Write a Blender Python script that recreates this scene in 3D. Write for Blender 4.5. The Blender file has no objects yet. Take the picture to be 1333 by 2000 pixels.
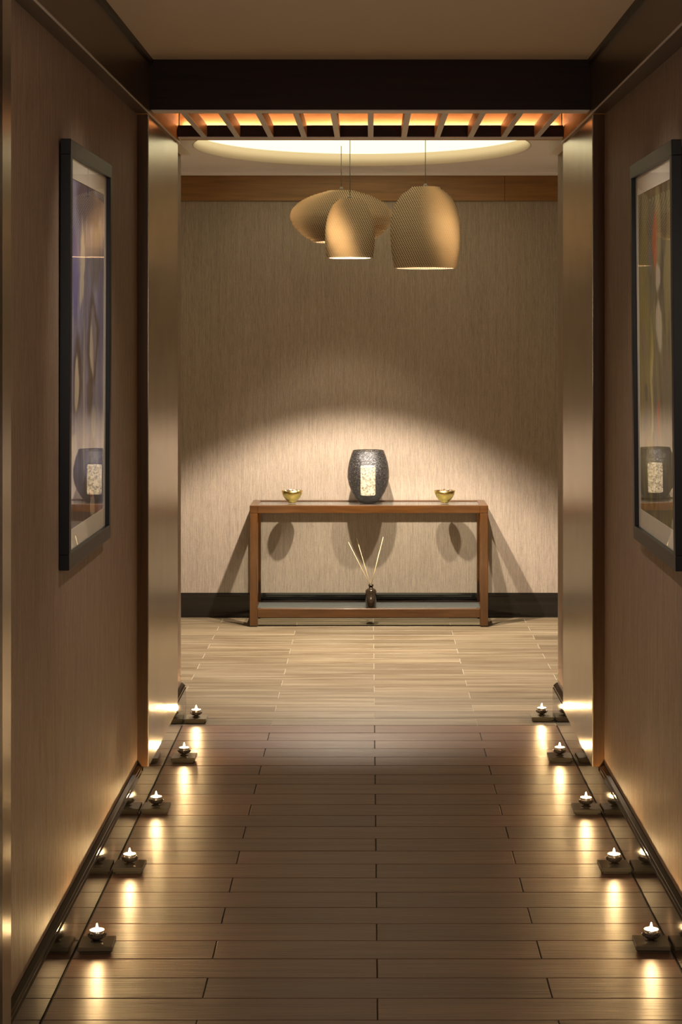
import bpy, bmesh, math, random
from mathutils import Vector, Matrix
random.seed(7)
scene = bpy.context.scene
COL = scene.collection

# ------------------------------------------------------------------ camera, world, exposure
F_PX, CAM_H, VPX, VPY = 3613.0, 1.714, 724.0, 648.0          # image taken as 1333 x 2000
cam_d = bpy.data.cameras.new('camera'); cam = bpy.data.objects.new('camera', cam_d); COL.objects.link(cam)
cam.location = (0, 0, CAM_H); cam.rotation_euler = (math.pi/2, 0, 0)
cam_d.sensor_fit = 'AUTO'; cam_d.sensor_width = 36.0
cam_d.lens = F_PX/2000*36.0
cam_d.shift_x = (666.5-VPX)/2000.0
cam_d.shift_y = (VPY-1000.0)/2000.0
cam_d.clip_start = 0.05; cam_d.clip_end = 60
scene.camera = cam
world = bpy.data.worlds.new('world'); scene.world = world; world.use_nodes = True
world.node_tree.nodes['Background'].inputs[0].default_value = (0.02, 0.016, 0.012, 1)
world.node_tree.nodes['Background'].inputs[1].default_value = 0.3
vs = scene.view_settings
vs.view_transform = 'Standard'; vs.look = 'None'; vs.gamma = 1; vs.use_curve_mapping = False
vs.exposure = 0.0

# light levels (all belong to lamps built further down, some added as fill)
P_SMALL, P_BIG, P_DISC = 470.0, 300.0, 10.0      # reflector lamps in the pendants
E_BULB = 420.0
E_PANEL = 1.75
E_FLAME = 3600.0
E_LED = 48.0
P_FILL_DOWN = 7.0
P_FILL_ACCENT = 50.0
E_FILL_SCONCE = 66.0

# ------------------------------------------------------------------ helpers
def px(x, y, Z):                       # point at depth Z seen at photo pixel (x, y)
    return Vector(((x-VPX)*Z/F_PX, Z, CAM_H-(y-VPY)*Z/F_PX))

def link(name, me, mat=None, parent=None):
    o = bpy.data.objects.new(name, me); COL.objects.link(o)
    if mat is not None:
        if len(me.materials) == 0: me.materials.append(mat)
    if parent is not None: o.parent = parent
    return o

def bm_obj(name, bm, mat=None, parent=None, smooth=False):
    me = bpy.data.meshes.new(name)
    bmesh.ops.recalc_face_normals(bm, faces=bm.faces)
    bm.to_mesh(me); bm.free()
    if smooth:
        for p in me.polygons: p.use_smooth = True
    return link(name, me, mat, parent)

def add_box(bm, x0, x1, y0, y1, z0, z1, bev=0.0):
    vs_ = [bm.verts.new(c) for c in ((x0,y0,z0),(x1,y0,z0),(x1,y1,z0),(x0,y1,z0),(x0,y0,z1),(x1,y0,z1),(x1,y1,z1),(x0,y1,z1))]
    fs = [bm.faces.new([vs_[i] for i in f]) for f in ((0,3,2,1),(4,5,6,7),(0,1,5,4),(1,2,6,5),(2,3,7,6),(3,0,4,7))]
    if bev > 0:
        es = list({e for f in fs for e in f.edges})
        bmesh.ops.bevel(bm, geom=es, offset=bev, segments=1, affect='EDGES')

def box(name, x0, x1, y0, y1, z0, z1, mat, parent=None, bev=0.0):
    bm = bmesh.new(); add_box(bm, x0, x1, y0, y1, z0, z1, bev)
    return bm_obj(name, bm, mat, parent)

def prism_y(name, prof0, prof1, y0, y1, mat, parent=None):
    """closed (x,z) profile at y0 swept to prof1 at y1"""
    bm = bmesh.new()
    a = [bm.verts.new((x, y0, z)) for x, z in prof0]; b = [bm.verts.new((x, y1, z)) for x, z in prof1]
    n = len(a)
    for i in range(n): bm.faces.new((a[i], a[(i+1) % n], b[(i+1) % n], b[i]))
    bm.faces.new(a[::-1]); bm.faces.new(b)
    return bm_obj(name, bm, mat, parent)

def add_lathe(bm, prof, seg=32, cx=0, cy=0, close_start=True, close_end=True, rfun=None):
    rings = []
    for r, z in prof:
        ring = []
        for k in range(seg):
            a = 2*math.pi*k/seg
            rr = r if rfun is None else rfun(r, z, a)
            ring.append(bm.verts.new((cx+rr*math.cos(a), cy+rr*math.sin(a), z)))
        rings.append(ring)
    for i in range(len(rings)-1):
        for k in range(seg):
            bm.faces.new((rings[i][k], rings[i][(k+1) % seg], rings[i+1][(k+1) % seg], rings[i+1][k]))
    if close_start: bm.faces.new(rings[0][::-1])
    if close_end: bm.faces.new(rings[-1])

def lathe(name, prof, mat, parent=None, seg=32, smooth=True, **k):
    bm = bmesh.new(); add_lathe(bm, prof, seg, **k)
    return bm_obj(name, bm, mat, parent, smooth)

def add_tube(bm, p0, p1, r, seg=8):
    p0, p1 = Vector(p0), Vector(p1); d = (p1-p0).normalized()
    u = d.orthogonal().normalized(); v = d.cross(u)
    A = [bm.verts.new(p0+r*(u*math.cos(2*math.pi*k/seg)+v*math.sin(2*math.pi*k/seg))) for k in range(seg)]
    B = [bm.verts.new(p1+r*(u*math.cos(2*math.pi*k/seg)+v*math.sin(2*math.pi*k/seg))) for k in range(seg)]
    for k in range(seg): bm.faces.new((A[k], A[(k+1) % seg], B[(k+1) % seg], B[k]))
    bm.faces.new(A[::-1]); bm.faces.new(B)

def tube(name, p0, p1, r, mat, parent=None, seg=8):
    bm = bmesh.new(); add_tube(bm, p0, p1, r, seg); return bm_obj(name, bm, mat, parent, True)

def empty(name, loc=(0,0,0)):
    o = bpy.data.objects.new(name, None); COL.objects.link(o); o.location = loc; o.empty_display_size = 0.05
    return o

def tag(o, label=None, cat=None, group=None, kind=None):
    if label: o['label'] = label
    if cat: o['category'] = cat
    if group: o['group'] = group
    if kind: o['kind'] = kind
    return o

def struct(o, label, cat='room'):
    return tag(o, label, cat, kind='structure')

# ------------------------------------------------------------------ materials
def new_mat(name):
    m = bpy.data.materials.new(name); m.use_nodes = True
    nt = m.node_tree; b = nt.nodes['Principled BSDF']
    return m, nt, b
def N(nt, t, **kw):
    n = nt.nodes.new(t)
    for k, v in kw.items(): setattr(n, k, v)
    return n
def L(nt, a, b): nt.links.new(a, b)
def setp(b, col=None, rough=None, metal=None, spec=None, coat=None, coat_r=None):
    if col is not None: b.inputs['Base Color'].default_value = (*col, 1)
    if rough is not None: b.inputs['Roughness'].default_value = rough
    if metal is not None: b.inputs['Metallic'].default_value = metal
    if spec is not None: b.inputs['Specular IOR Level'].default_value = spec
    if coat is not None: b.inputs['Coat Weight'].default_value = coat
    if coat_r is not None: b.inputs['Coat Roughness'].default_value = coat_r
def plain(name, col, rough=0.5, metal=0.0, spec=None, coat=None, coat_r=None):
    m, nt, b = new_mat(name); setp(b, col, rough, metal, spec, coat, coat_r); return m
def coords(nt, scale, offset_random=False, kind='Object'):
    tc = N(nt, 'ShaderNodeTexCoord'); mp = N(nt, 'ShaderNodeMapping'); mp.inputs['Scale'].default_value = scale
    src = tc.outputs[kind]
    if offset_random:
        oi = N(nt, 'ShaderNodeObjectInfo'); mul = N(nt, 'ShaderNodeMath', operation='MULTIPLY'); mul.inputs[1].default_value = 57.0
        L(nt, oi.outputs['Random'], mul.inputs[0])
        add = N(nt, 'ShaderNodeVectorMath', operation='ADD'); L(nt, src, add.inputs[0]); L(nt, mul.outputs[0], add.inputs[1])
        src = add.outputs[0]
    L(nt, src, mp.inputs['Vector'])
    return mp.outputs['Vector']
def noise(nt, vec, scale=1, detail=3, rough=0.5, dist=0.0):
    n = N(nt, 'ShaderNodeTexNoise'); n.inputs['Scale'].default_value = scale; n.inputs['Detail'].default_value = detail
    n.inputs['Roughness'].default_value = rough; n.inputs['Distortion'].default_value = dist
    L(nt, vec, n.inputs['Vector']); return n.outputs['Fac']
def ramp(nt, fac, stops):
    r = N(nt, 'ShaderNodeValToRGB'); cr = r.color_ramp
    while len(cr.elements) < len(stops): cr.elements.new(0.5)
    for e, (p, c) in zip(cr.elements, stops):
        e.position = p; e.color = (*c, 1) if len(c) == 3 else c
    L(nt, fac, r.inputs[0]); return r.outputs['Color']
def bump(nt, b, h, strength=0.2, dist=0.01):
    n = N(nt, 'ShaderNodeBump'); n.inputs['Strength'].default_value = strength; n.inputs['Distance'].default_value = dist
    L(nt, h, n.inputs['Height']); L(nt, n.outputs[0], b.inputs['Normal'])
def mixc(nt, fac, a, b, mode='MIX'):
    n = N(nt, 'ShaderNodeMix', data_type='RGBA', blend_type=mode)
    for sock, v in ((n.inputs[0], fac), (n.inputs[6], a), (n.inputs[7], b)):
        if isinstance(v, (int, float)): sock.default_value = v
        elif isinstance(v, tuple): sock.default_value = (*v, 1)
        else: L(nt, v, sock)
    return n.outputs[2]
def mth(nt, op, a, b=None, c=None):
    n = N(nt, 'ShaderNodeMath', operation=op)
    for i, v in enumerate((a, b, c)):
        if v is None: continue
        if isinstance(v, (int, float)): n.inputs[i].default_value = v
        else: L(nt, v, n.inputs[i])
    return n.outputs[0]

def wallpaper(name, tint, k=1.0, lo=0.60, hi=1.38):
    m, nt, b = new_mat(name)
    v1 = coords(nt, (430*k, 430*k, 16*k)); n1 = noise(nt, v1, 1, 4, 0.65)
    v2 = coords(nt, (130*k, 130*k, 2.4)); n2 = noise(nt, v2, 1, 3, 0.6)
    v3 = coords(nt, (700*k, 700*k, 120*k)); n3 = noise(nt, v3, 1, 2, 0.5)
    f = mth(nt, 'ADD', mth(nt, 'MULTIPLY', n1, 0.55), mth(nt, 'ADD', mth(nt, 'MULTIPLY', n2, 0.2), mth(nt, 'MULTIPLY', n3, 0.25)))
    c = ramp(nt, f, [(0.32, tuple(t*lo for t in tint)), (0.5, tint), (0.68, tuple(t*hi for t in tint))])
    L(nt, c, b.inputs['Base Color']); setp(b, rough=0.62, spec=0.3)
    bump(nt, b, f, 0.3, 0.003)
    return m
M_WALL = wallpaper('grasscloth_wallpaper', (0.305, 0.246, 0.198), 1.0, 0.55, 1.42)
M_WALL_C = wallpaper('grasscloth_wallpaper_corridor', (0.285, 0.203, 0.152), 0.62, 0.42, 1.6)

def wood(name, dark, light, rough, axis_scale, bump_s=0.05, random_off=False, coat=0.0, spec=None):
    m, nt, b = new_mat(name)
    v = coords(nt, axis_scale, random_off); n1 = noise(nt, v, 1, 5, 0.6, 0.4)
    c = ramp(nt, n1, [(0.3, dark), (0.7, light)])
    L(nt, c, b.inputs['Base Color']); setp(b, rough=rough, coat=coat, coat_r=0.1, spec=spec)
    bump(nt, b, n1, bump_s, 0.003)
    return m
M_DARKWOOD = wood('dark_stained_wood', (0.013, 0.0045, 0.0035), (0.024, 0.009, 0.006), 0.38, (3, 60, 60), spec=0.25)
M_EDGEWOOD = wood('pier_edge_wood', (0.06, 0.026, 0.008), (0.10, 0.045, 0.014), 0.4, (60, 60, 3), spec=0.3)
M_CORNICE = wood('cornice_wood', (0.055, 0.036, 0.022), (0.085, 0.056, 0.034), 0.3, (60, 3, 60))
M_TABLEWOOD = wood('walnut_table_wood', (0.036, 0.012, 0.0020), (0.074, 0.027, 0.0048), 0.28, (5, 50, 50), coat=0.12)
M_TABLELEG = wood('walnut_leg_wood', (0.036, 0.012, 0.0020), (0.074, 0.027, 0.0048), 0.28, (50, 50, 5), coat=0.12)
M_FRIEZE = wood('frieze_wood', (0.19, 0.088, 0.020), (0.30, 0.145, 0.036), 0.4, (2.5, 40, 40))
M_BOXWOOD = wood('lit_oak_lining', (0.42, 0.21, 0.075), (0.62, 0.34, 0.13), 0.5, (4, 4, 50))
M_SLATWOOD = wood('slat_wood', (0.24, 0.12, 0.045), (0.34, 0.18, 0.07), 0.45, (50, 4, 50))
M_SLATMETAL = plain('slat_metal', (0.62, 0.58, 0.55), 0.4, 0.4)
M_BASE = plain('black_lacquer', (0.010, 0.008, 0.007), 0.07, 0.0, spec=0.45)
M_BASECAP = plain('brown_cap', (0.05, 0.032, 0.02), 0.3)
M_CEIL = plain('corridor_ceiling_paint', (0.62, 0.50, 0.37), 0.8)
M_CEIL_R = plain('room_ceiling_paint', (0.86, 0.84, 0.86), 0.8)
M_WHITE = plain('white_plaster', (0.86, 0.82, 0.74), 0.7)
M_FRAME = plain('black_frame', (0.014, 0.014, 0.017), 0.42, 0.0, spec=0.25)
M_MAT = plain('mat_board', (0.84, 0.79, 0.70), 0.8)
M_CORD = plain('grey_cord', (0.10, 0.075, 0.055), 0.5)
M_BLACK = plain('black_plastic', (0.01, 0.01, 0.01), 0.4)
M_STEEL = plain('steel', (0.55, 0.52, 0.48), 0.3, 1.0)

def metal_leaf():
    m, nt, b = new_mat('bronze_panel')
    v = coords(nt, (90, 90, 2.0)); n1 = noise(nt, v, 1, 3, 0.6)
    v2 = coords(nt, (6, 6, 6)); n2 = noise(nt, v2, 1, 4, 0.6)
    c = ramp(nt, n2, [(0.3, (0.33, 0.275, 0.20)), (0.7, (0.43, 0.365, 0.28))])
    L(nt, c, b.inputs['Base Color']); setp(b, rough=0.27, metal=0.75)
    h = mth(nt, 'ADD', n1, mth(nt, 'MULTIPLY', n2, 0.4))
    bump(nt, b, h, 0.10, 0.004)
    return m
M_PANEL = metal_leaf()

def plank_mat(name, stops):
    m, nt, b = new_mat(name)
    v = coords(nt, (1.6, 26, 10), True); n1 = noise(nt, v, 1, 5, 0.62, 0.6)
    v2 = coords(nt, (5, 150, 10), True); n2 = noise(nt, v2, 1, 3, 0.6)
    oi = N(nt, 'ShaderNodeObjectInfo')
    c = ramp(nt, n1, stops)
    tone = N(nt, 'ShaderNodeMapRange'); tone.inputs['To Min'].default_value = 0.80; tone.inputs['To Max'].default_value = 1.12
    L(nt, oi.outputs['Random'], tone.inputs['Value'])
    cmb = N(nt, 'ShaderNodeCombineColor')
    for i in range(3): L(nt, tone.outputs[0], cmb.inputs[i])
    c = mixc(nt, 1.0, c, cmb.outputs[0], 'MULTIPLY')
    L(nt, c, b.inputs['Base Color'])
    setp(b, spec=0.30)
    r = N(nt, 'ShaderNodeMapRange'); r.inputs['To Min'].default_value = 0.32; r.inputs['To Max'].default_value = 0.48
    L(nt, n2, r.inputs['Value']); L(nt, r.outputs[0], b.inputs['Roughness'])
    h = mth(nt, 'ADD', mth(nt, 'MULTIPLY', n2, 0.7), mth(nt, 'MULTIPLY', n1, 0.3))
    bump(nt, b, h, 0.5, 0.0035)
    return m
M_PLANK_R = plank_mat('pale_oak_look_tile', [(0.28, (0.078, 0.050, 0.027)), (0.43, (0.130, 0.094, 0.056)), (0.57, (0.178, 0.138, 0.090)), (0.74, (0.24, 0.195, 0.135))])
M_PLANK_C = plank_mat('walnut_look_tile', [(0.28, (0.110, 0.052, 0.030)), (0.45, (0.138, 0.068, 0.040)), (0.58, (0.158, 0.082, 0.049)), (0.74, (0.180, 0.098, 0.060))])
Z_TILE = 8.058                             # where the dark corridor tiles meet the pale room tiles
M_GROUT = plain('pale_grout', (0.235, 0.195, 0.145), 0.85)
M_GROUT_C = plain('dark_grout', (0.02, 0.013, 0.009), 0.85)

def emit(name, col, strength):
    m = bpy.data.materials.new(name); m.use_nodes = True; nt = m.node_tree; nt.nodes.clear()
    e = N(nt, 'ShaderNodeEmission'); o = N(nt, 'ShaderNodeOutputMaterial')
    e.inputs[0].default_value = (*col, 1); e.inputs[1].default_value = strength
    L(nt, e.outputs[0], o.inputs[0]); return m

def thin_glass(name, tint=(1, 1, 1), rough=0.0, ior=1.5, sheen_mix=0.0):
    m = bpy.data.materials.new(name); m.use_nodes = True; nt = m.node_tree; nt.nodes.clear()
    fr = N(nt, 'ShaderNodeFresnel'); fr.inputs[0].default_value = ior
    t = N(nt, 'ShaderNodeBsdfTransparent'); t.inputs[0].default_value = (*tint, 1)
    g = N(nt, 'ShaderNodeBsdfGlossy'); g.inputs['Roughness'].default_value = rough
    mx = N(nt, 'ShaderNodeMixShader'); o = N(nt, 'ShaderNodeOutputMaterial')
    geo = N(nt, 'ShaderNodeNewGeometry'); f = mth(nt, 'MULTIPLY', fr.outputs[0], mth(nt, 'SUBTRACT', 1.0, geo.outputs['Backfacing']))
    df = N(nt, 'ShaderNodeBsdfDiffuse'); df.inputs[0].default_value = (.42, .44, .42, 1); m0 = N(nt, 'ShaderNodeMixShader'); m0.inputs[0].default_value = sheen_mix  # grey diffuse share stands in for light reflected by the table glass
    L(nt, t.outputs[0], m0.inputs[1]); L(nt, df.outputs[0], m0.inputs[2])
    L(nt, f, mx.inputs[0]); L(nt, m0.outputs[0], mx.inputs[1]); L(nt, g.outputs[0], mx.inputs[2]); L(nt, mx.outputs[0], o.inputs[0])
    return m
M_GLASS = thin_glass('clear_glass', (0.98, 0.98, 0.97), 0.0, 1.26)
M_TOPGLASS = thin_glass('table_glass', (0.88, 0.90, 0.88), 0.03, 1.5, 0.14)

# ------------------------------------------------------------------ dimensions
ZC = 2.69                                  # ceilings
Z_BACK, Z_ROOM, Z_PF, Z_PB = 11.118, 8.202, 6.666, 7.678
Y0 = -1.5                                  # corridor end behind the camera
RX = 2.0                                   # room half width
def xl(Z): return -0.819                   # baseboard faces
def xr(Z): return 0.836-(Z-4.9)*0.008

# ------------------------------------------------------------------ floor
floor = box('floor', -RX-.05, RX+.05, Y0, Z_BACK+.05, -0.08, -0.006, M_GROUT)
box('grout_bed', -.95, .98, Y0, Z_TILE, -0.006, -0.0035, M_GROUT_C, floor)
box('grout_bed', -RX-.05, RX+.05, Z_TILE, Z_BACK+.05, -0.006, -0.0012, M_GROUT, floor)
struct(floor, 'wood-look plank tile floor running from corridor into room', 'floor')
_pm = {}
def plank(x0, x1, y0, y1, mat):
    if x1-x0 < 0.02: return
    key = (round(x1-x0, 3), round(y1-y0, 3), mat.name)
    if key not in _pm:
        bm = bmesh.new(); lx, ly = key[0]/2, key[1]/2
        add_box(bm, -lx, lx, -ly, ly, -0.0059, 0, 0)
        top = [e for e in bm.edges if all(abs(v.co.z) < 1e-6 for v in e.verts)]
        bmesh.ops.bevel(bm, geom=top, offset=0.0012, segments=1, affect='EDGES')
        bmesh.ops.recalc_face_normals(bm, faces=bm.faces)
        me = bpy.data.meshes.new('plank'); bm.to_mesh(me); bm.free(); me.materials.append(mat); _pm[key] = me
    o = bpy.data.objects.new('plank', _pm[key]); COL.objects.link(o)
    o.location = ((x0+x1)/2, (y0+y1)/2, random.uniform(-0.0004, 0.0)); o.parent = floor
G = 0.0016
for k in range(-31, 24):
    a, b_ = 7.608+.15*k, 7.608+.15*(k+1)
    b_ = min(b_, Z_BACK)
    mid = (a+b_)/2
    if mid < Z_ROOM: lo, hi = xl(mid)+.001, xr(mid)-.001
    else: lo, hi = -RX, RX
    c0 = 0.018 if k % 2 == 0 else 0.018+0.45
    cuts = [lo]+sorted(c0+0.9*j for j in range(-5, 6) if lo+.03 < c0+0.9*j < hi-.03)+[hi]
    for p, q in zip(cuts[:-1], cuts[1:]): plank(p+G, q-G, a+G, b_-G, M_PLANK_C if mid < Z_TILE else M_PLANK_R)

# ------------------------------------------------------------------ walls and ceilings
WT = 0.022                                 # wall face behind baseboard face
wl = box('wall_left', -0.95, xl(0)-WT, Y0, Z_ROOM, 0, ZC, M_WALL_C); struct(wl, 'brown grasscloth wall on the left of the corridor', 'wall')
wr = prism_y('wall_right', [(xr(Y0)+WT, 0), (.98, 0), (.98, ZC), (xr(Y0)+WT, ZC)], [(xr(Z_ROOM)+WT, 0), (.98, 0), (.98, ZC), (xr(Z_ROOM)+WT, ZC)], Y0, Z_ROOM, M_WALL_C)
struct(wr, 'brown grasscloth wall on the right of the corridor', 'wall')
struct(box('wall_back', -RX-.1, RX+.1, Z_BACK, Z_BACK+.1, 0, ZC, M_WALL), 'taupe grasscloth wall behind the console table', 'wall')
struct(box('wall_front_left', -RX-.1, -0.95, Z_ROOM-.1, Z_ROOM, 0, ZC, M_WALL), 'room wall left of the corridor mouth', 'wall')
struct(box('wall_front_right', .98, RX+.1, Z_ROOM-.1, Z_ROOM, 0, ZC, M_WALL), 'room wall right of the corridor mouth', 'wall')
struct(box('wall_room_left', -RX-.1, -RX, Z_ROOM, Z_BACK, 0, ZC, M_WALL), 'left side wall of the far room', 'wall')
struct(box('wall_room_right', RX, RX+.1, Z_ROOM, Z_BACK, 0, ZC, M_WALL), 'right side wall of the far room', 'wall')
struct(box('wall_behind', -.95, .98, Y0-.1, Y0, 0, ZC, M_WALL_C), 'corridor end wall behind the viewer', 'wall')
struct(box('ceiling', -.95, .98, Y0, 7.74, ZC, ZC+.1, M_CEIL), 'smooth beige corridor ceiling', 'ceiling')

# room ceiling with an oval opening
OX, OY, OA, OB = -0.045, 9.80, 0.893, 1.10
bm = bmesh.new()
xa, xb, ya, yb = -RX-.1, RX+.1, 7.74, Z_BACK+.1
angs = [2*math.pi*i/96 for i in range(96)]
angs += [math.atan2(y-OY, x-OX) % (2*math.pi) for x in (xa, xb) for y in (ya, yb)]
angs = sorted(set(angs))
inn, out = [], []
for a in angs:
    c, s = math.cos(a), math.sin(a)
    r = 1/math.sqrt((c/OA)**2+(s/OB)**2)
    t = min([(xb-OX)/c if c > 1e-9 else 1e9, (xa-OX)/c if c < -1e-9 else 1e9, (yb-OY)/s if s > 1e-9 else 1e9, (ya-OY)/s if s < -1e-9 else 1e9])
    inn.append((OX+r*c, OY+r*s)); out.append((OX+t*c, OY+t*s))
I0 = [bm.verts.new((x, y, ZC)) for x, y in inn]; O0 = [bm.verts.new((x, y, ZC)) for x, y in out]
I1 = [bm.verts.new((x, y, ZC+.1)) for x, y in inn]; O1 = [bm.verts.new((x, y, ZC+.1)) for x, y in out]
n = len(angs)
for i in range(n):
    j = (i+1) % n
    bm.faces.new((I0[i], I0[j], O0[j], O0[i])); bm.faces.new((I1[i], O1[i], O1[j], I1[j]))
    bm.faces.new((I0[i], I1[i], I1[j], I0[j])); bm.faces.new((O0[i], O0[j], O1[j], O1[i]))
rc = bm_obj('ceiling', bm, M_CEIL_R); struct(rc, 'pale grey room ceiling with an oval opening', 'ceiling')

# luminous oval
oval = empty('ceiling_light', (OX, OY, ZC)); tag(oval, 'glowing cream oval ceiling light recessed above the pendant lamps', 'ceiling light')
bm = bmesh.new()
A, B = [], []
for i in range(96):
    a = 2*math.pi*i/96
    A.append(bm.verts.new(((OA-.004)*math.cos(a), (OB-.004)*math.sin(a), .072))); B.append(bm.verts.new(((OA-.004)*math.cos(a), (OB-.004)*math.sin(a), .082)))
bm.faces.new(A[::-1]); bm.faces.new(B)
for i in range(96): bm.faces.new((A[i], A[(i+1) % 96], B[(i+1) % 96], B[i]))
bm_obj('diffuser', bm, emit('oval_glow', (1.0, 0.88, 0.53), E_PANEL), oval)
bm = bmesh.new(); rr = []
for z, d in ((0.0, .0005), (.0715, .0005), (.0715, .006), (0.0, .006)):
    rr.append([bm.verts.new(((OA-d)*math.cos(2*math.pi*i/96), (OB-d)*math.sin(2*math.pi*i/96), z)) for i in range(96)])
for q in range(4):
    for i in range(96): bm.faces.new((rr[q][i], rr[q][(i+1) % 96], rr[(q+1) % 4][(i+1) % 96], rr[(q+1) % 4][i]))
bm_obj('recess_lining', bm, plain('recess_paint', (0.66, 0.56, 0.44), 0.8), oval, True)

# ------------------------------------------------------------------ baseboards, crown, frieze
def base_profile(x, sgn, hgt=.157):
    w = x-sgn*(-WT)                        # wall face (sgn = -1 left, +1 right): w further out
    o = sgn
    return [(x, 0), (x, .134), (x+o*.004, .1365), (x+o*.006, .139), (x+o*.003, .1415), (x+o*.003, .145), (x+o*.008, .148), (x+o*.009, .150), (x+o*.018, hgt), (x+o*WT, hgt), (x+o*WT, 0)]
def low_profile(x, sgn): return [(x, 0), (x, .144), (x+sgn*WT, .144), (x+sgn*WT, 0)]
for nm, fx, s, lab in (('baseboard_left', xl, -1, 'left'), ('baseboard_right', xr, 1, 'right')):
    o = prism_y(nm, base_profile(fx(Y0), s), base_profile(fx(Z_PF), s), Y0, Z_PF, M_BASE)
    struct(o, 'glossy black baseboard along the %s corridor wall' % lab, 'baseboard')
    prism_y('baseboard_section', low_profile(fx(Z_PF), s), low_profile(fx(Z_PB), s), Z_PF, Z_PB, M_BASE, o)
    prism_y('baseboard_section', base_profile(fx(Z_PB), s), base_profile(fx(Z_ROOM), s), Z_PB, Z_ROOM+.012, M_BASE, o)
def back_prof():
    return [(0, 0), (0, .125), (.004, .130), (.004, .136), (.010, .146), (.018, .146), (.018, 0)]
bm = bmesh.new(); pr = back_prof()
a = [bm.verts.new((-RX, Z_BACK-.018+p, z)) for p, z in pr]; b2 = [bm.verts.new((RX, Z_BACK-.018+p, z)) for p, z in pr]
for i in range(len(pr)): bm.faces.new((a[i], a[(i+1) % len(pr)], b2[(i+1) % len(pr)], b2[i]))
bm.faces.new(a); bm.faces.new(b2[::-1])
o = bm_obj('baseboard_back', bm, M_BASE); struct(o, 'black baseboard along the back wall behind the console table', 'baseboard')

fr = box('trim_1', -RX, RX, Z_BACK-.006, Z_BACK, 2.50, 2.652, M_DARKWOOD); struct(fr, 'orange-brown wood frieze band across the back wall top', 'trim')
for x0, x1 in ((-RX, -1.594), (-1.594, .806), (.806, RX)):
    box('panel', x0+.001, x1-.001, Z_BACK-.016, Z_BACK-.006, 2.50, 2.652, M_FRIEZE, fr, .0008)
bm = bmesh.new(); pr = [(0, 2.652), (-.026, 2.652), (-.026, 2.664), (-.032, 2.667), (-.032, 2.69), (0, 2.69)]
a = [bm.verts.new((-RX, Z_BACK+p, z)) for p, z in pr]; b2 = [bm.verts.new((RX, Z_BACK+p, z)) for p, z in pr]
for i in range(len(pr)): bm.faces.new((a[i], a[(i+1) % len(pr)], b2[(i+1) % len(pr)], b2[i]))
bm.faces.new(a); bm.faces.new(b2[::-1])
struct(bm_obj('trim_2', bm, M_CEIL_R), 'pale crown moulding between wood frieze and room ceiling', 'trim')

# ------------------------------------------------------------------ cornices, piers, grille
CX = 0.791; ZU = 2.497
for nm, s, lab in (('trim_3', -1, 'left'), ('trim_4', 1, 'right')):
    w = abs(xl(0)-WT) if s < 0 else xr(5)+WT+.02
    x0, x1 = sorted((s*CX, s*w))
    o = box(nm, x0, x1, Y0, 6.63, ZU, ZC, M_CORNICE); struct(o, 'dark satin cornice along the top of the %s corridor wall' % lab, 'trim')
    e0, e1 = sorted((s*(CX-.003), s*(CX+.003)))
    box('edge_strip', e0, e1, Y0, 7.63, ZU-.003, ZU, M_SLATMETAL, o)
    box('gap_shade_strip', *sorted((s*(CX-.012), s*CX)), Y0, 6.63, ZC-.016, ZC, M_DARKWOOD, o)  # solid dark strip standing in for the shade of a gap at the ceiling
    box('cornice_return', x0, x1, 6.63, 7.63, ZU, ZC, M_BOXWOOD, o)
for nm, s, lab in (('trim_5', -1, 'left'), ('trim_6', 1, 'right')):
    x0, x1 = sorted((s*CX, s*.95))
    struct(box(nm, x0, x1, 7.63, Z_ROOM, ZU, ZC, M_WHITE), 'short white cornice block at the room end on the %s' % lab, 'trim')
PX = 0.800
for nm, s, lab, y0, y1 in (('trim_7', -1, 'left', Z_PF, Z_PB), ('trim_8', 1, 'right', Z_PF, Z_PB)):
    w = abs(xl(0)-WT) if s < 0 else xr(Z_PB)+WT+.012
    x0, x1 = sorted((s*(PX+.003), s*w))
    o = box(nm, x0, x1, y0, y1-.003, .147, ZU, M_EDGEWOOD); struct(o, 'dark wood pier with bronze satin face on the %s of the opening' % lab, 'pier')
    x0, x1 = sorted((s*PX, s*(PX+.003)))
    box('metal_face', x0, x1, y0+.001, y1, .147, ZU, M_PANEL, o)
o = box('trim_9', -.841, -.803, 3.55, 4.115, .16, ZU, M_EDGEWOOD); struct(o, 'bronze faced pier edge at the near left of the corridor', 'pier')
box('metal_face', -.803, -.800, 4.02, 4.115, .16, ZU, M_PANEL, o)
box('wood_face', -.803, -.800, 3.55, 4.02, .16, ZU, M_DARKWOOD, o)

# header beam + grille
ZG = 2.507
beam = box('trim_10', -CX+.0005, CX-.0005, 6.63, 6.72, ZG+.003, ZC, M_DARKWOOD); struct(beam, 'dark brown header beam across the corridor ceiling', 'beam')
box('underside_strip', -CX+.004, CX-.004, 6.632, 6.718, ZG, ZG+.003, M_SLATMETAL, beam)
gr = empty('ceiling_grille', (0, 7.13, ZG)); tag(gr, 'slatted ceiling grille with warm light behind the dark header beam', 'ceiling grille')
def gbox(name, x0, x1, y0, y1, z0, z1, mat, parent=gr, bev=0.0):
    return box(name, x0, x1, y0-7.13, y1-7.13, z0-ZG, z1-ZG, mat, parent, bev)
rail = gbox('rear_rail', -CX+.004, CX-.004, 7.55, 7.62, ZG+.003, ZG+.050, M_DARKWOOD)
gbox('underside_strip', -CX+.004, CX-.004, 7.55, 7.62, ZG, ZG+.003, M_SLATMETAL, rail)
gbox('back_panel', -CX+.004, CX-.004, 7.621, 7.70, ZG+.004, ZC-.002, M_BOXWOOD)
gbox('led_strip', -CX+.02, CX-.02, 7.606, 7.618, ZG+.0505, ZG+.0535, emit('led_warm', (1.0, 0.60, 0.38), E_LED))
sm = ss = None
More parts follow.
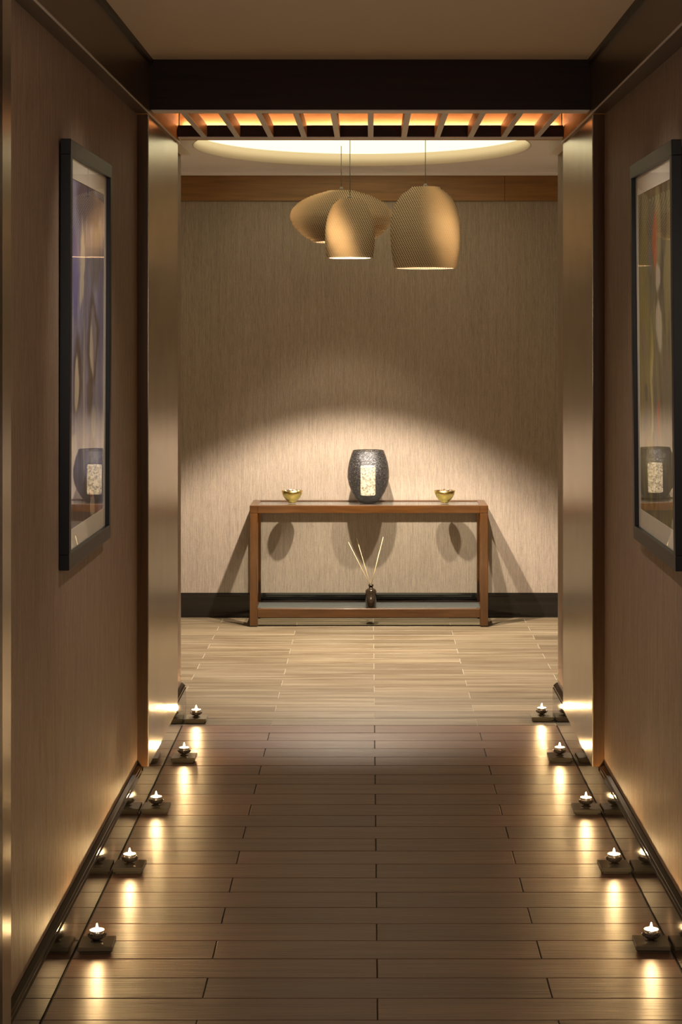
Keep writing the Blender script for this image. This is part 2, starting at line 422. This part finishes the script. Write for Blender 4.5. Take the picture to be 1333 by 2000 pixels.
for k in range(-5, 6):
    if sm is None:
        sl = gbox('slat', -.011, .011, 6.721, 7.549, ZG+.003, ZG+.052, M_SLATWOOD); sm = sl.data
        st = gbox('metal_edge', -.011, .011, 6.721, 7.549, ZG, ZG+.003, M_SLATMETAL, sl); ss = st.data
    else:
        sl = link('slat', sm, None, gr); st = link('metal_edge', ss, None, sl)
    sl.location = (k*.1358+.001, 0, 0)

# ------------------------------------------------------------------ added corridor fill downlights (out of view, overhead)
for i, (yy, w) in enumerate(((2.4, 'near the viewer'), (0.2, 'above the viewer'))):
    d = empty('fill_downlight', (0, yy, ZC)); tag(d, 'small added round recessed downlight in the corridor ceiling ' + w, 'fill_downlight', 'added corridor downlights')
    lathe('trim_ring', [(.050, 0), (.050, -.006), (.036, -.006), (.036, 0)], M_STEEL, d, 32, close_start=False, close_end=False)
    ld = bpy.data.lights.new('fill_downlight_lamp', 'SPOT'); ld.energy = P_FILL_DOWN; ld.color = (1.0, 0.74, 0.50); ld.spot_size = math.radians(150); ld.spot_blend = 0.9; ld.shadow_soft_size = .035
    lo_ = bpy.data.objects.new('lamp', ld); COL.objects.link(lo_); lo_.parent = d; lo_.location = (0, 0, -.012)

for s, lab in ((-1, 'left'), (1, 'right')):  # added spotlights, out of view, that brighten the two pictures
    d = empty('fill_accent_spotlight', (-s*.12, 4.95, ZC)); tag(d, 'small added adjustable ceiling spotlight aimed at the %s picture' % lab, 'fill_spotlight', 'added picture spotlights')
    lathe('trim_ring', [(.040, 0), (.040, -.006), (.028, -.006), (.028, 0)], M_STEEL, d, 32, close_start=False, close_end=False)
    ld = bpy.data.lights.new('fill_accent_lamp', 'SPOT'); ld.energy = P_FILL_ACCENT; ld.color = (1.0, 0.86, 0.70); ld.spot_size = math.radians(58); ld.spot_blend = 1.0; ld.shadow_soft_size = .025
    lo_ = bpy.data.objects.new('lamp', ld); COL.objects.link(lo_); lo_.parent = d; lo_.location = (0, 0, -.012)
    lo_.rotation_euler = (Vector((s*.82, 5.40, 1.62))-Vector((-s*.12, 4.95, ZC))).to_track_quat('-Z', 'Y').to_euler()
# added fill sconces either side of the corridor, before the part in view
M_FILL_SCONCE = emit('fill_sconce_glow', (1.0, 0.85, 0.69), E_FILL_SCONCE)
for s, lab in ((-1, 'left'), (1, 'right')):
    wx = xl(3)-WT if s < 0 else xr(3)+WT
    sc = empty('fill_wall_sconce', (wx, 3.0, 1.72)); tag(sc, 'added unseen opal cylinder wall sconce on the %s corridor wall near the viewer' % lab, 'fill_sconce', 'added corridor sconces')
    box('back_plate', *sorted((0, -s*.014)), -.045, .045, -.09, .13, M_STEEL, sc, .002)
    box('arm', *sorted((-s*.014, -s*.05)), -.008, .008, .0, .016, M_STEEL, sc)
    lathe('shade', [(.05, -.10), (.05, .12)], M_FILL_SCONCE, sc, 24).location = (-s*.10, 0, 0)

# ------------------------------------------------------------------ pictures
def art_mat(name, base_stops, blobs, seed):
    m, nt, b = new_mat(name)
    tc = N(nt, 'ShaderNodeTexCoord')
    mp = N(nt, 'ShaderNodeMapping'); mp.inputs['Scale'].default_value = (5, 5, 1.5); mp.inputs['Location'].default_value = (seed, seed, seed)
    L(nt, tc.outputs['Object'], mp.inputs[0])
    n1 = noise(nt, mp.outputs[0], 1.1, 4, 0.55, 1.2)
    c = ramp(nt, n1, base_stops)
    nz = N(nt, 'ShaderNodeTexNoise'); nz.inputs['Scale'].default_value = 5; nz.inputs['Detail'].default_value = 3; L(nt, tc.outputs['Object'], nz.inputs['Vector'])
    sub = N(nt, 'ShaderNodeVectorMath', operation='MULTIPLY_ADD'); L(nt, nz.outputs['Color'], sub.inputs[0]); sub.inputs[1].default_value = (.16, .16, .16); sub.inputs[2].default_value = (-.08, -.08, -.08)
    add = N(nt, 'ShaderNodeVectorMath', operation='ADD'); L(nt, tc.outputs['Object'], add.inputs[0]); L(nt, sub.outputs[0], add.inputs[1])
    sp = N(nt, 'ShaderNodeSeparateXYZ'); L(nt, add.outputs[0], sp.inputs[0])
    fine = noise(nt, coords(nt, (60, 60, 6)), 1, 3, 0.6)
    for (u, v, ru, rv, col, op) in blobs:
        du = mth(nt, 'DIVIDE', mth(nt, 'SUBTRACT', sp.outputs[1], u), ru); dv = mth(nt, 'DIVIDE', mth(nt, 'SUBTRACT', sp.outputs[2], v), rv)
        d = mth(nt, 'SQRT', mth(nt, 'ADD', mth(nt, 'MULTIPLY', du, du), mth(nt, 'MULTIPLY', dv, dv)))
        mr = N(nt, 'ShaderNodeMapRange', interpolation_type='SMOOTHSTEP'); mr.inputs['From Min'].default_value = 1.1; mr.inputs['From Max'].default_value = 0.65
        mr.inputs['To Min'].default_value = 0; mr.inputs['To Max'].default_value = op
        L(nt, d, mr.inputs['Value'])
        c = mixc(nt, mr.outputs[0], c, col)
    c = mixc(nt, 0.35, c, ramp(nt, fine, [(0.3, (0.5, 0.5, 0.5)), (0.7, (1.5, 1.5, 1.5))]), 'MULTIPLY')
    L(nt, c, b.inputs['Base Color']); setp(b, rough=0.7, spec=0.2)
    return m
PW, PH, PD, FW = .80, 1.165, .028, .042      # picture width, height, depth, frame face width
def picture(side, y_mid, wall_x, z0, tilt, art, label):
    s = 1 if side == 'left' else -1
    root = empty('framed_picture', (wall_x, y_mid, z0)); tag(root, label, 'picture', 'pictures in the corridor')
    root.rotation_euler = (0, s*tilt, 0)
    W = PW/2
    def sb(bm, w0, w1, u0, u1, v0, v1, bev=0): add_box(bm, *sorted((s*w0, s*w1)), u0, u1, v0, v1, bev)
    for nm, u0, u1, v0, v1 in (('frame_rail', -W, W, PH-FW, PH), ('frame_rail', -W, W, 0, FW), ('frame_stile', -W, -W+FW*.8, FW, PH-FW), ('frame_stile', W-FW*.8, W, FW, PH-FW)):
        bm = bmesh.new(); sb(bm, .0, PD, u0, u1, v0, v1, .0015); bm_obj(nm, bm, M_FRAME, root)
    bm = bmesh.new(); sb(bm, .002, .012, -W+.02, W-.02, .02, PH-.02); a_ = bm_obj('artwork', bm, art, root)
    # mat board with an opening
    mo, mt = .030, .056
    for u0, u1, v0, v1 in ((-W+.02, W-.02, PH-FW-mt, PH-.02), (-W+.02, W-.02, .02, FW+mt), (-W+.02, -W+FW*.8+mo, FW+mt, PH-FW-mt), (W-FW*.8-mo, W-.02, FW+mt, PH-FW-mt)):
        bm = bmesh.new(); sb(bm, .012, .0145, u0, u1, v0, v1); bm_obj('mat_board', bm, M_MAT, root)
    bm = bmesh.new()
    g = [bm.verts.new((s*.0185, u, v)) for u, v in ((-W+.02, .02), (W-.02, .02), (W-.02, PH-.02), (-W+.02, PH-.02))]
    bm.faces.new(g if s > 0 else g[::-1]); me = bpy.data.meshes.new('glass'); bm.to_mesh(me); bm.free(); link('glass', me, M_GLASS, root)
    return root
# blob: (u along corridor, v height, ru, rv, colour, opacity)
cream, brown, lilac, slate, dark = (.72, .64, .52), (.07, .045, .035), (.22, .20, .42), (.28, .30, .42), (.05, .04, .05)
ART_L = art_mat('abstract_painting_lilac', [(0.30, (.10, .09, .12)), (0.43, (.22, .22, .34)), (0.55, (.28, .29, .52)), (0.66, (.40, .41, .54)), (0.78, (.24, .20, .20))], [
    (0.05, 1.02, .28, .07, (.09, .07, .13), .85), (-.22, .80, .07, .16, (.15, .14, .44), .8), (-.10, .83, .045, .14, cream, .8), (.18, .88, .10, .13, (.12, .12, .13), .7),
    (.12, .62, .13, .13, brown, .8), (.12, .63, .075, .085, (.30, .28, .36), .9), (.10, .60, .035, .075, cream, .9), (-.16, .52, .10, .11, brown, .8), (-.17, .50, .045, .07, cream, .9),
    (.06, .47, .07, .09, brown, .85), (-.04, .40, .02, .30, (.50, .46, .44), .7), (.22, .45, .05, .13, slate, .8), (-.22, .33, .07, .05, (.50, .47, .47), .8), (.14, .36, .05, .06, (.52, .50, .50), .8), (.27, .55, .05, .4, (.17, .17, .42), .6),
    (0, .14, .34, .07, (.09, .055, .03), .85), (.14, .135, .04, .045, (.55, .46, .36), .85), (.13, .17, .03, .008, (.45, .08, .05), .9), (-.12, .20, .10, .06, (.20, .18, .26), .7)], 1.3)
ol, yel, red, gry = (.30, .25, .07), (.46, .38, .10), (.50, .09, .04), (.20, .19, .18)
ART_R = art_mat('abstract_painting_olive', [(0.30, (.06, .055, .045)), (0.43, (.15, .135, .09)), (0.55, (.26, .23, .11)), (0.66, (.19, .18, .15)), (0.78, (.34, .29, .14))], [
    (.25, .55, .10, .45, ol, .8), (.20, .90, .07, .16, (.20, .17, .06), .8), (.10, .98, .09, .07, (.09, .085, .08), .8), (.10, .86, .05, .06, (.16, .15, .15), .9), (0, .90, .05, .10, red, .7), (-.05, .80, .06, .04, (.55, .48, .42), .8),
    (.24, .62, .05, .07, (.26, .20, .16), .9), (.10, .55, .03, .16, yel, .9), (.09, .42, .025, .20, (.62, .54, .24), .8), (.22, .46, .04, .05, (.10, .09, .08), .9), (.22, .36, .04, .05, (.17, .17, .17), .9),
    (-.04, .66, .04, .08, cream, .7), (-.02, .40, .025, .05, red, .9), (-.18, .55, .10, .30, (.13, .12, .09), .7), (.12, .24, .10, .11, yel, .7), (.08, .16, .06, .05, dark, .7), (-.10, .20, .08, .09, (.17, .15, .13), .7), (-.20, .75, .05, .2, (.28, .24, .10), .7)], 4.7)
picture('left', 5.385, -.8405, 1.070, .004, ART_L, 'tall black framed abstract painting in lilac and grey on left wall')
picture('right', 5.385, xr(5.4)+WT-.003, 1.068, .010, ART_R, 'tall black framed abstract painting in olive yellow on right wall')

# ------------------------------------------------------------------ console table
TF, TB, TX0, TX1, TH = 10.742, 11.098, -.7017, .6838, .705
LW = .046
tab = empty('console_table', ((TX0+TX1)/2, (TF+TB)/2, 0)); tag(tab, 'long walnut console table with glass top against the back wall', 'console table')
tl = tab.location.copy()
def tbox(name, x0, x1, y0, y1, z0, z1, mat, parent=tab, bev=.0015):
    return box(name, x0-tl.x, x1-tl.x, y0-tl.y, y1-tl.y, z0, z1, mat, parent, bev)
for xx in (TX0, TX1-LW):
    for yy in (TF, TB-LW):
        lg = tbox('leg', xx, xx+LW, yy, yy+LW, .006, TH-.046, M_TABLELEG)
        tbox('foot_pad', xx+.004, xx+LW-.004, yy+.004, yy+LW-.004, 0, .006, M_BLACK, lg, 0)
for yy in (TF, TB-LW): tbox('top_rail', TX0+LW, TX1-LW, yy, yy+LW, TH-.045, TH, M_TABLEWOOD)
for xx in (TX0, TX1-LW): tbox('end_rail', xx, xx+LW, TF, TB, TH-.045, TH, M_TABLEWOOD)
tbox('glass_top', TX0+LW, TX1-LW, TF+LW, TB-LW, TH-.010, TH-.004, M_TOPGLASS, tab, 0)
for yy in (TF+.002, TB-LW+.002): tbox('shelf_rail', TX0+LW, TX1-LW, yy, yy+.036, .054, .105, M_TABLEWOOD)
for xx in (TX0+.004, TX1-.040): tbox('shelf_end_rail', xx, xx+.036, TF+LW, TB-LW, .054, .105, M_TABLELEG)
tbox('glass_shelf', TX0+.040, TX1-.040, TF+.038, TB-.044, .096, .102, M_TOPGLASS, tab, 0)

# ------------------------------------------------------------------ vase with pillar candle
def crackle():
    m = bpy.data.materials.new('smoky_crackle_glass'); m.use_nodes = True; nt = m.node_tree; nt.nodes.clear()
    v = coords(nt, (1, 1, 1))
    vo = N(nt, 'ShaderNodeTexVoronoi', feature='DISTANCE_TO_EDGE'); vo.inputs['Scale'].default_value = 75; L(nt, v, vo.inputs['Vector'])
    n1 = noise(nt, v, 80, 3, 0.75)
    spk = ramp(nt, n1, [(0.50, (0, 0, 0)), (0.60, (1, 1, 1))])
    edge = ramp(nt, vo.outputs['Distance'], [(0.0, (1, 1, 1)), (0.10, (0, 0, 0))])
    f = mth(nt, 'MINIMUM', mth(nt, 'ADD', mth(nt, 'MULTIPLY', spk, 0.36), mth(nt, 'ADD', mth(nt, 'MULTIPLY', edge, 0.22), 0.22)), 1.0)
    t = N(nt, 'ShaderNodeBsdfTransparent'); t.inputs[0].default_value = (0.60, 0.59, 0.60, 1)
    g = N(nt, 'ShaderNodeBsdfPrincipled'); g.inputs['Base Color'].default_value = (0.17, 0.168, 0.19, 1); g.inputs['Metallic'].default_value = 0.8; g.inputs['Roughness'].default_value = 0.22
    fl = noise(nt, v, 190, 2, 0.8); L(nt, ramp(nt, fl, [(0.40, (.035, .035, .045)), (0.55, (.16, .16, .18)), (0.66, (.75, .74, .74))]), g.inputs['Base Color'])
    bp = N(nt, 'ShaderNodeBump'); bp.inputs['Strength'].default_value = 1.0; bp.inputs['Distance'].default_value = 0.006; L(nt, n1, bp.inputs['Height']); L(nt, bp.outputs[0], g.inputs['Normal'])
    mx = N(nt, 'ShaderNodeMixShader'); o = N(nt, 'ShaderNodeOutputMaterial')
    L(nt, f, mx.inputs[0]); L(nt, t.outputs[0], mx.inputs[1]); L(nt, g.outputs[0], mx.inputs[2]); L(nt, mx.outputs[0], o.inputs[0])
    return m
VX, VY = -.0125, 10.925
vase = empty('hurricane_vase', (VX, VY, TH)); tag(vase, 'smoky crackled glass hurricane vase at the middle of console table', 'vase')
VO = [(.048, .0), (.054, .004), (.076, .030), (.098, .064), (.115, .105), (.1235, .150), (.1225, .190), (.1155, .235), (.104, .275), (.0945, .300), (.093, .306)]
VI = [(r-.004, z) for r, z in VO[::-1][:-2]]+[(.060, .020), (.001, .018)]
lathe('glass_body', VO+VI, crackle(), vase, 64, close_start=True, close_end=True)
bm = bmesh.new(); add_lathe(bm, [(.0885, .3055), (.0935, .3055), (.0937, .309), (.0885, .309)], 48, close_start=False, close_end=False)
bm_obj('rim', bm, plain('dark_glass_rim', (.03, .03, .03), .1), vase, True)

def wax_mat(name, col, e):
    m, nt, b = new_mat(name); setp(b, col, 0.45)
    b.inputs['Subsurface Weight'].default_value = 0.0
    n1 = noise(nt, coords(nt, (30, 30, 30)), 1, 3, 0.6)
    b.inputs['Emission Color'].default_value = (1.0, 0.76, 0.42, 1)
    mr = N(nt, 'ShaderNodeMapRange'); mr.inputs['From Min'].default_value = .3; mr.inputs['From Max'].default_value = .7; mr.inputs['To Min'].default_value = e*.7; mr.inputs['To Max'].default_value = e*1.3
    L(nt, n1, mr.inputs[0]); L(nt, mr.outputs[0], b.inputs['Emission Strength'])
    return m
M_FLAME = emit('flame', (1.0, 0.64, 0.28), E_FLAME)
M_WICK = plain('wick', (.02, .015, .01), .9)
pc = empty('pillar_candle', (VX-.002, VY, TH+.045)); tag(pc, 'glowing cream pillar candle inside the smoky glass vase', 'candle')
lathe('wax', [(.040, 0), (.0435, .004), (.0435, .165), (.041, .172), (.033, .168), (.004, .160)], wax_mat('pillar_wax', (.85, .72, .50), 7.5), pc, 32)
tube('wick', (0, 0, .158), (.001, 0, .172), .0012, M_WICK, pc, 6)
lathe('glass_stand', [(.045, -.026), (.045, -.002), (.040, -.0005)], plain('stand', (.05, .05, .05), .2), pc, 32)

# ------------------------------------------------------------------ brass bowls
M_BRASS = plain('brushed_brass', (.62, .47, .15), .26, 1.0)
def bowl(pxx, label, lab2):
    x = (pxx-VPX)*VY/F_PX
    b0 = empty('brass_bowl', (x, VY-.01, TH)); tag(b0, label, 'bowl', 'brass bowls on console table')
    lathe('shell', [(.022, 0), (.024, .003), (.021, .007), (.034, .016), (.049, .034), (.058, .054), (.0625, .072), (.0605, .072), (.056, .054), (.047, .036), (.032, .019), (.001, .015)], M_BRASS, b0, 40)
    bm = bmesh.new()
    for i in range(26):
        a, r = random.uniform(0, 2*math.pi), .047*math.sqrt(random.random())
        z = .066+random.uniform(.0, .014)*(1-r/.065)
        s_ = random.uniform(.006, .011)
        mtx = Matrix.Translation((r*math.cos(a), r*math.sin(a), z)) @ Matrix.Rotation(random.uniform(0, 3), 4, Vector((random.random(), random.random(), 1)).normalized()) @ Matrix.Diagonal((s_, s_*.8, s_*.6, 1))
        res = bmesh.ops.create_icosphere(bm, subdivisions=1, radius=1, matrix=mtx)
        mi = random.choice((0, 0, 1, 2))
        for v in res['verts']:
            for f in v.link_faces: f.material_index = mi
    add_lathe(bm, [(.030, .030), (.050, .052), (.054, .064)], 24)
    me = bpy.data.meshes.new('potpourri'); bm.to_mesh(me); bm.free()
    for c in ((.05, .03, .02), (.75, .68, .55), (.25, .14, .07)): me.materials.append(plain('petal', c, .6))
    o = link('potpourri', me); o.location = (x, VY-.01, TH); tag(o, lab2, 'potpourri', kind='stuff')
bowl(571, 'small brass bowl of potpourri left of the vase', 'dark and cream dried petals in the brass bowl left of vase')
bowl(869, 'small brass bowl of potpourri right of the vase', 'dark and cream dried petals in the brass bowl right of vase')

# ------------------------------------------------------------------ reed diffuser
DY = TF+.075
dif = empty('reed_diffuser', ((725-VPX)*DY/F_PX, DY, .102)); tag(dif, 'dark brown glass reed diffuser bottle on the lower table shelf', 'diffuser')
M_BOT = plain('brown_bottle_glass', (.020, .013, .008), .08, 0, .7)
lathe('bottle', [(.029, 0), (.032, .003), (.0325, .094), (.030, .103), (.021, .110), (.013, .113), (.0115, .130), (.0105, .130), (.0105, .112), (.001, .108)], M_BOT, dif, 32)
lathe('collar', [(.0117, .126), (.0152, .126), (.0155, .134), (.0117, .134)], plain('collar', (.05, .035, .02), .25, .6), dif, 24, close_start=False, close_end=False)
bm = bmesh.new()                                    # small pale flower emblem on the bottle front
cz = .058
for p in range(6):
    a0 = p*math.pi/3
    pts = [(0, 0), (.0035*math.cos(a0-.4), .0035*math.sin(a0-.4)), (.0085*math.cos(a0), .0085*math.sin(a0)), (.0035*math.cos(a0+.4), .0035*math.sin(a0+.4))]
    f_ = [bm.verts.new((u, -math.sqrt(.0323**2-u*u), cz+v)) for u, v in pts]; bm.faces.new(f_)
bm_obj('emblem', bm, plain('emblem_print', (.30, .26, .20), .6), dif)
M_REED = plain('rattan_reed', (.70, .55, .30), .6)
for (tx, ty, dy) in ((681, 1059, -.03), (697, 1051, .03), (749, 1049, -.02), (744, 1066, .05)):
    tip = px(tx, ty, DY+dy)-dif.location
    d = (tip-Vector((0, 0, .12))).normalized()
    base = Vector((0, 0, .12))-Vector((d.x, d.y, 0))*.004
    tube('reed', tip-d*((tip-base).length+.05)+Vector((0, 0, .0)), tip, .0016, M_REED, dif, 6)

# ------------------------------------------------------------------ pendants
def cardboard(name, turn, twist, layer):
    m = bpy.data.materials.new(name); m.use_nodes = True; nt = m.node_tree; nt.nodes.clear()
    tc = N(nt, 'ShaderNodeTexCoord'); sp = N(nt, 'ShaderNodeSeparateXYZ'); L(nt, tc.outputs['Object'], sp.inputs[0])
    az = mth(nt, 'ARCTAN2', sp.outputs[1], sp.outputs[0])
    lay = mth(nt, 'FLOOR', mth(nt, 'DIVIDE', sp.outputs[2], layer))
    ph = mth(nt, 'ADD', mth(nt, 'SUBTRACT', az, mth(nt, 'MULTIPLY', lay, twist)), turn)
    openn = mth(nt, 'POWER', mth(nt, 'ADD', mth(nt, 'MULTIPLY', mth(nt, 'COSINE', mth(nt, 'MULTIPLY', ph, 2.0)), 0.5), 0.5), 2.2)
    # flutes: holes of the corrugated layers, running straight across each sheet
    along = mth(nt, 'ADD', mth(nt, 'MULTIPLY', sp.outputs[0], 520.0), mth(nt, 'MULTIPLY', lay, 1.9))
    hole = mth(nt, 'ADD', mth(nt, 'MULTIPLY', mth(nt, 'SINE', along), 0.5), 0.5)
    frac = mth(nt, 'FRACT', mth(nt, 'DIVIDE', sp.outputs[2], layer))
    liner = mth(nt, 'GREATER_THAN', frac, 0.30)
    hole2 = mth(nt, 'MULTIPLY', hole, liner)
    fac = mth(nt, 'ADD', mth(nt, 'MULTIPLY', mth(nt, 'MULTIPLY', openn, mth(nt, 'ADD', mth(nt, 'MULTIPLY', hole2, 0.75), 0.25)), 0.80), 0.02)
    col = mixc(nt, hole2, (0.46, 0.35, 0.24), (0.03, 0.019, 0.011))
    d = N(nt, 'ShaderNodeBsdfDiffuse'); L(nt, col, d.inputs[0])
    t = N(nt, 'ShaderNodeBsdfTranslucent'); t.inputs[0].default_value = (0.72, 0.61, 0.44, 1)
    mx = N(nt, 'ShaderNodeMixShader'); o = N(nt, 'ShaderNodeOutputMaterial')
    L(nt, fac, mx.inputs[0]); L(nt, d.outputs[0], mx.inputs[1]); L(nt, t.outputs[0], mx.inputs[2]); L(nt, mx.outputs[0], o.inputs[0])
    return m
def interp(tbl, t):
    for (a0, v0), (a1, v1) in zip(tbl[:-1], tbl[1:]):
        if a0 <= t <= a1: return v0+(v1-v0)*(t-a0)/(a1-a0)
    return tbl[-1][1]
def smooth_tbl(tbl, t):
    return (interp(tbl, max(0, t-.03))+interp(tbl, t)+interp(tbl, min(1, t+.03)))/3
def pendant(label, X, Y, z_rim, H, tbl, layer, turn, twist, bulb_z, power, cone, bulb_r=.026):
    root = empty('pendant_lamp', (X, Y, z_rim)); tag(root, label, 'pendant lamp', 'cardboard pendant lamps')
    nlay = int(round(H/layer)); outer = []; inner = []
    for i in range(nlay):
        t = (i+.5)/nlay; r = smooth_tbl(tbl, t)
        za, zb = i*layer, (i+1)*layer
        outer += [(r-.0008, za+.0003), (r, za+.0008), (r, zb-.0008), (r-.0008, zb-.0003)]
        ri = max(r-.016, .006)
        if i < nlay-3: inner += [(ri, za), (ri, zb)]
    prof = outer+[(.004, nlay*layer)]
    bm = bmesh.new()
    add_lathe(bm, prof, 72, close_start=False, close_end=True)
    add_lathe(bm, inner+[(.004, (nlay-3)*layer)], 72, close_start=False, close_end=True)
    r0, r1 = outer[0][0], inner[0][0]
    add_lathe(bm, [(r1, .0), (r0, .0003)], 72, close_start=False, close_end=False)
    me = bpy.data.meshes.new('shade'); bm.to_mesh(me); bm.free()
    link('shade', me, cardboard('corrugated_card', turn, twist, layer), root)
    tube('cord', (0, 0, H-.01), (0, 0, ZC+.071-z_rim), .0022, M_CORD, root, 8)
    lathe('cord_cap', [(.012, H-.004), (.012, H+.012), (.005, H+.022)], M_CORD, root, 16)
    lathe('socket', [(.018, bulb_z+.05+bulb_r*.8), (.018, min(bulb_z+.12, H-.02)), (.008, H-.018)], M_BLACK, root, 16)
    bm = bmesh.new(); bmesh.ops.create_icosphere(bm, subdivisions=2, radius=bulb_r, matrix=Matrix.Translation((0, 0, bulb_z+.05)))
    bm_obj('bulb', bm, emit('bulb_glow', (1.0, 0.82, 0.60), E_BULB), root, True)
    ld = bpy.data.lights.new('pendant_lamp', 'SPOT'); ld.energy = power; ld.color = (1.0, 0.86, 0.68); ld.spot_size = math.radians(cone); ld.spot_blend = 0.30; ld.shadow_soft_size = .022
    lo_ = bpy.data.objects.new('lamp', ld); COL.objects.link(lo_); lo_.parent = root; lo_.location = (0, 0, bulb_z)
    return root
ZP = 9.96; SC = ZP/F_PX
p = px(684, 504, ZP)
pendant('small bell shaped corrugated cardboard pendant lamp in front', p.x, ZP, p.z, .316,
        [(0, 45*SC), (.12, 47*SC), (.3, 49*SC), (.5, 48.5*SC), (.7, 44*SC), (.85, 37*SC), (.94, 29*SC), (1, 20*SC)], .0078, -1.35, -0.022, .080, P_SMALL, 105)
p = px(831.5, 524, ZP)
pendant('large dome shaped corrugated cardboard pendant lamp on the right', p.x, ZP, p.z, .434,
        [(0, 61*SC), (.1, 64*SC), (.25, 67.5*SC), (.45, 69*SC), (.62, 67.5*SC), (.78, 60*SC), (.9, 48*SC), (1, 25*SC)], .0078, 0.62, -0.010, .155, P_BIG, 85)
ZD = 10.42; SD = ZD/F_PX
p = px(667, 473, ZD)
pendant('wide flat disc shaped corrugated cardboard pendant lamp behind', p.x, ZD, p.z, .290,
        [(0, 52*SD), (.12, 74*SD), (.3, 93*SD), (.48, 101*SD), (.62, 98*SD), (.78, 82*SD), (.9, 58*SD), (1, 22*SD)], .0078, -0.04, 0.016, .12, P_DISC, 88)

# ------------------------------------------------------------------ tealights on holders
M_PLATE = plain('smoked_glass_plate', (.17, .15, .10), .12, 0, .7)
M_DISH = plain('smoked_glass_dish', (.06, .045, .03), .15, 0, .8)
M_CUP = plain('tealight_cup', (.70, .66, .58), .25, .9)
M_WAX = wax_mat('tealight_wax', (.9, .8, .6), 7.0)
def fluted(r, z, a):
    return r*(1+.10*max(0, min(1, (z-.030)/.01))*math.cos(8*a)) if r > .015 else r
def make_holder():
    h = empty('tealight_holder')
    bm = bmesh.new(); add_box(bm, -.041, .041, -.041, .041, 0, .007, .001); f_ = bm_obj('foot', bm, M_PLATE, h)
    bm = bmesh.new(); add_box(bm, -.048, .048, -.048, .048, .007, .020, .0016); bm_obj('base_plate', bm, M_PLATE, h)
    lathe('stem', [(.017, .020), (.015, .022), (.009, .024), (.009, .029)], M_DISH, h, 16)
    bm = bmesh.new(); add_lathe(bm, [(.008, .027), (.018, .029), (.0235, .034), (.0250, .0405), (.0238, .0405), (.0222, .0372), (.017, .0358), (.002, .0345)], 64, rfun=fluted)
    bm_obj('dish', bm, M_DISH, h, True)
    return h
def make_tealight():
    t = empty('tealight')
    lathe('cup', [(.0185, 0), (.0200, .002), (.0208, .0160), (.0200, .0160), (.0188, .003), (.001, .002)], M_CUP, t, 24)
    lathe('wax', [(.0175, .0022), (.0186, .004), (.0198, .0156), (.012, .0152), (.001, .0148)], M_WAX, t, 24)
    tube('wick', (0, 0, .0130), (.0006, 0, .0190), .0008, M_WICK, t, 6)
    lathe('flame', [(.0012, .0175), (.0028, .0195), (.0032, .0225), (.0020, .0280), (.0003, .0335)], M_FLAME, t, 10)
    return t
def dup(root):
    r = root.copy(); COL.objects.link(r)
    for ch in list(root.children):
        c = ch.copy(); COL.objects.link(c); c.parent = r
    return r
CAND = [(189.5, 1814), (246.6, 1665.7), (301, 1554), (360, 1458.3), (381.6, 1384.5), (1278.5, 1812.5), (1210, 1665.8), (1154, 1555.5), (1095.4, 1457.7), (1064.5, 1381)]
ORD = ['nearest the viewer', 'second from the viewer', 'in the middle of the row', 'fourth from the viewer', 'farthest, at the room opening']
h0, t0 = make_holder(), make_tealight()
for i, (cx_, cy_) in enumerate(CAND):
    Z = F_PX*(CAM_H-.055)/(cy_-VPY); X = (cx_-VPX)*Z/F_PX
    side = 'left' if i < 5 else 'right'
    lim = abs(xl(Z)) if i < 5 else xr(Z)
    if Z_PF < Z < Z_PB+.1: lim = min(lim, PX+.01)
    X = math.copysign(min(abs(X), lim-.052), X)
    h = h0 if i == 0 else dup(h0); t = t0 if i == 0 else dup(t0)
    rz = random.uniform(-.04, .04)
    h.location = (X, Z, 0); h.rotation_euler = (0, 0, rz)
    t.location = (X, Z, .0365); t.rotation_euler = (0, 0, random.uniform(0, 6))
    tag(h, 'square smoked glass tealight holder by the %s baseboard, %s' % (side, ORD[i % 5]), 'candle holder', 'tealight holders along the corridor')
    tag(t, 'lit tealight in the holder by the %s baseboard, %s' % (side, ORD[i % 5]), 'candle', 'lit tealights along the corridor')
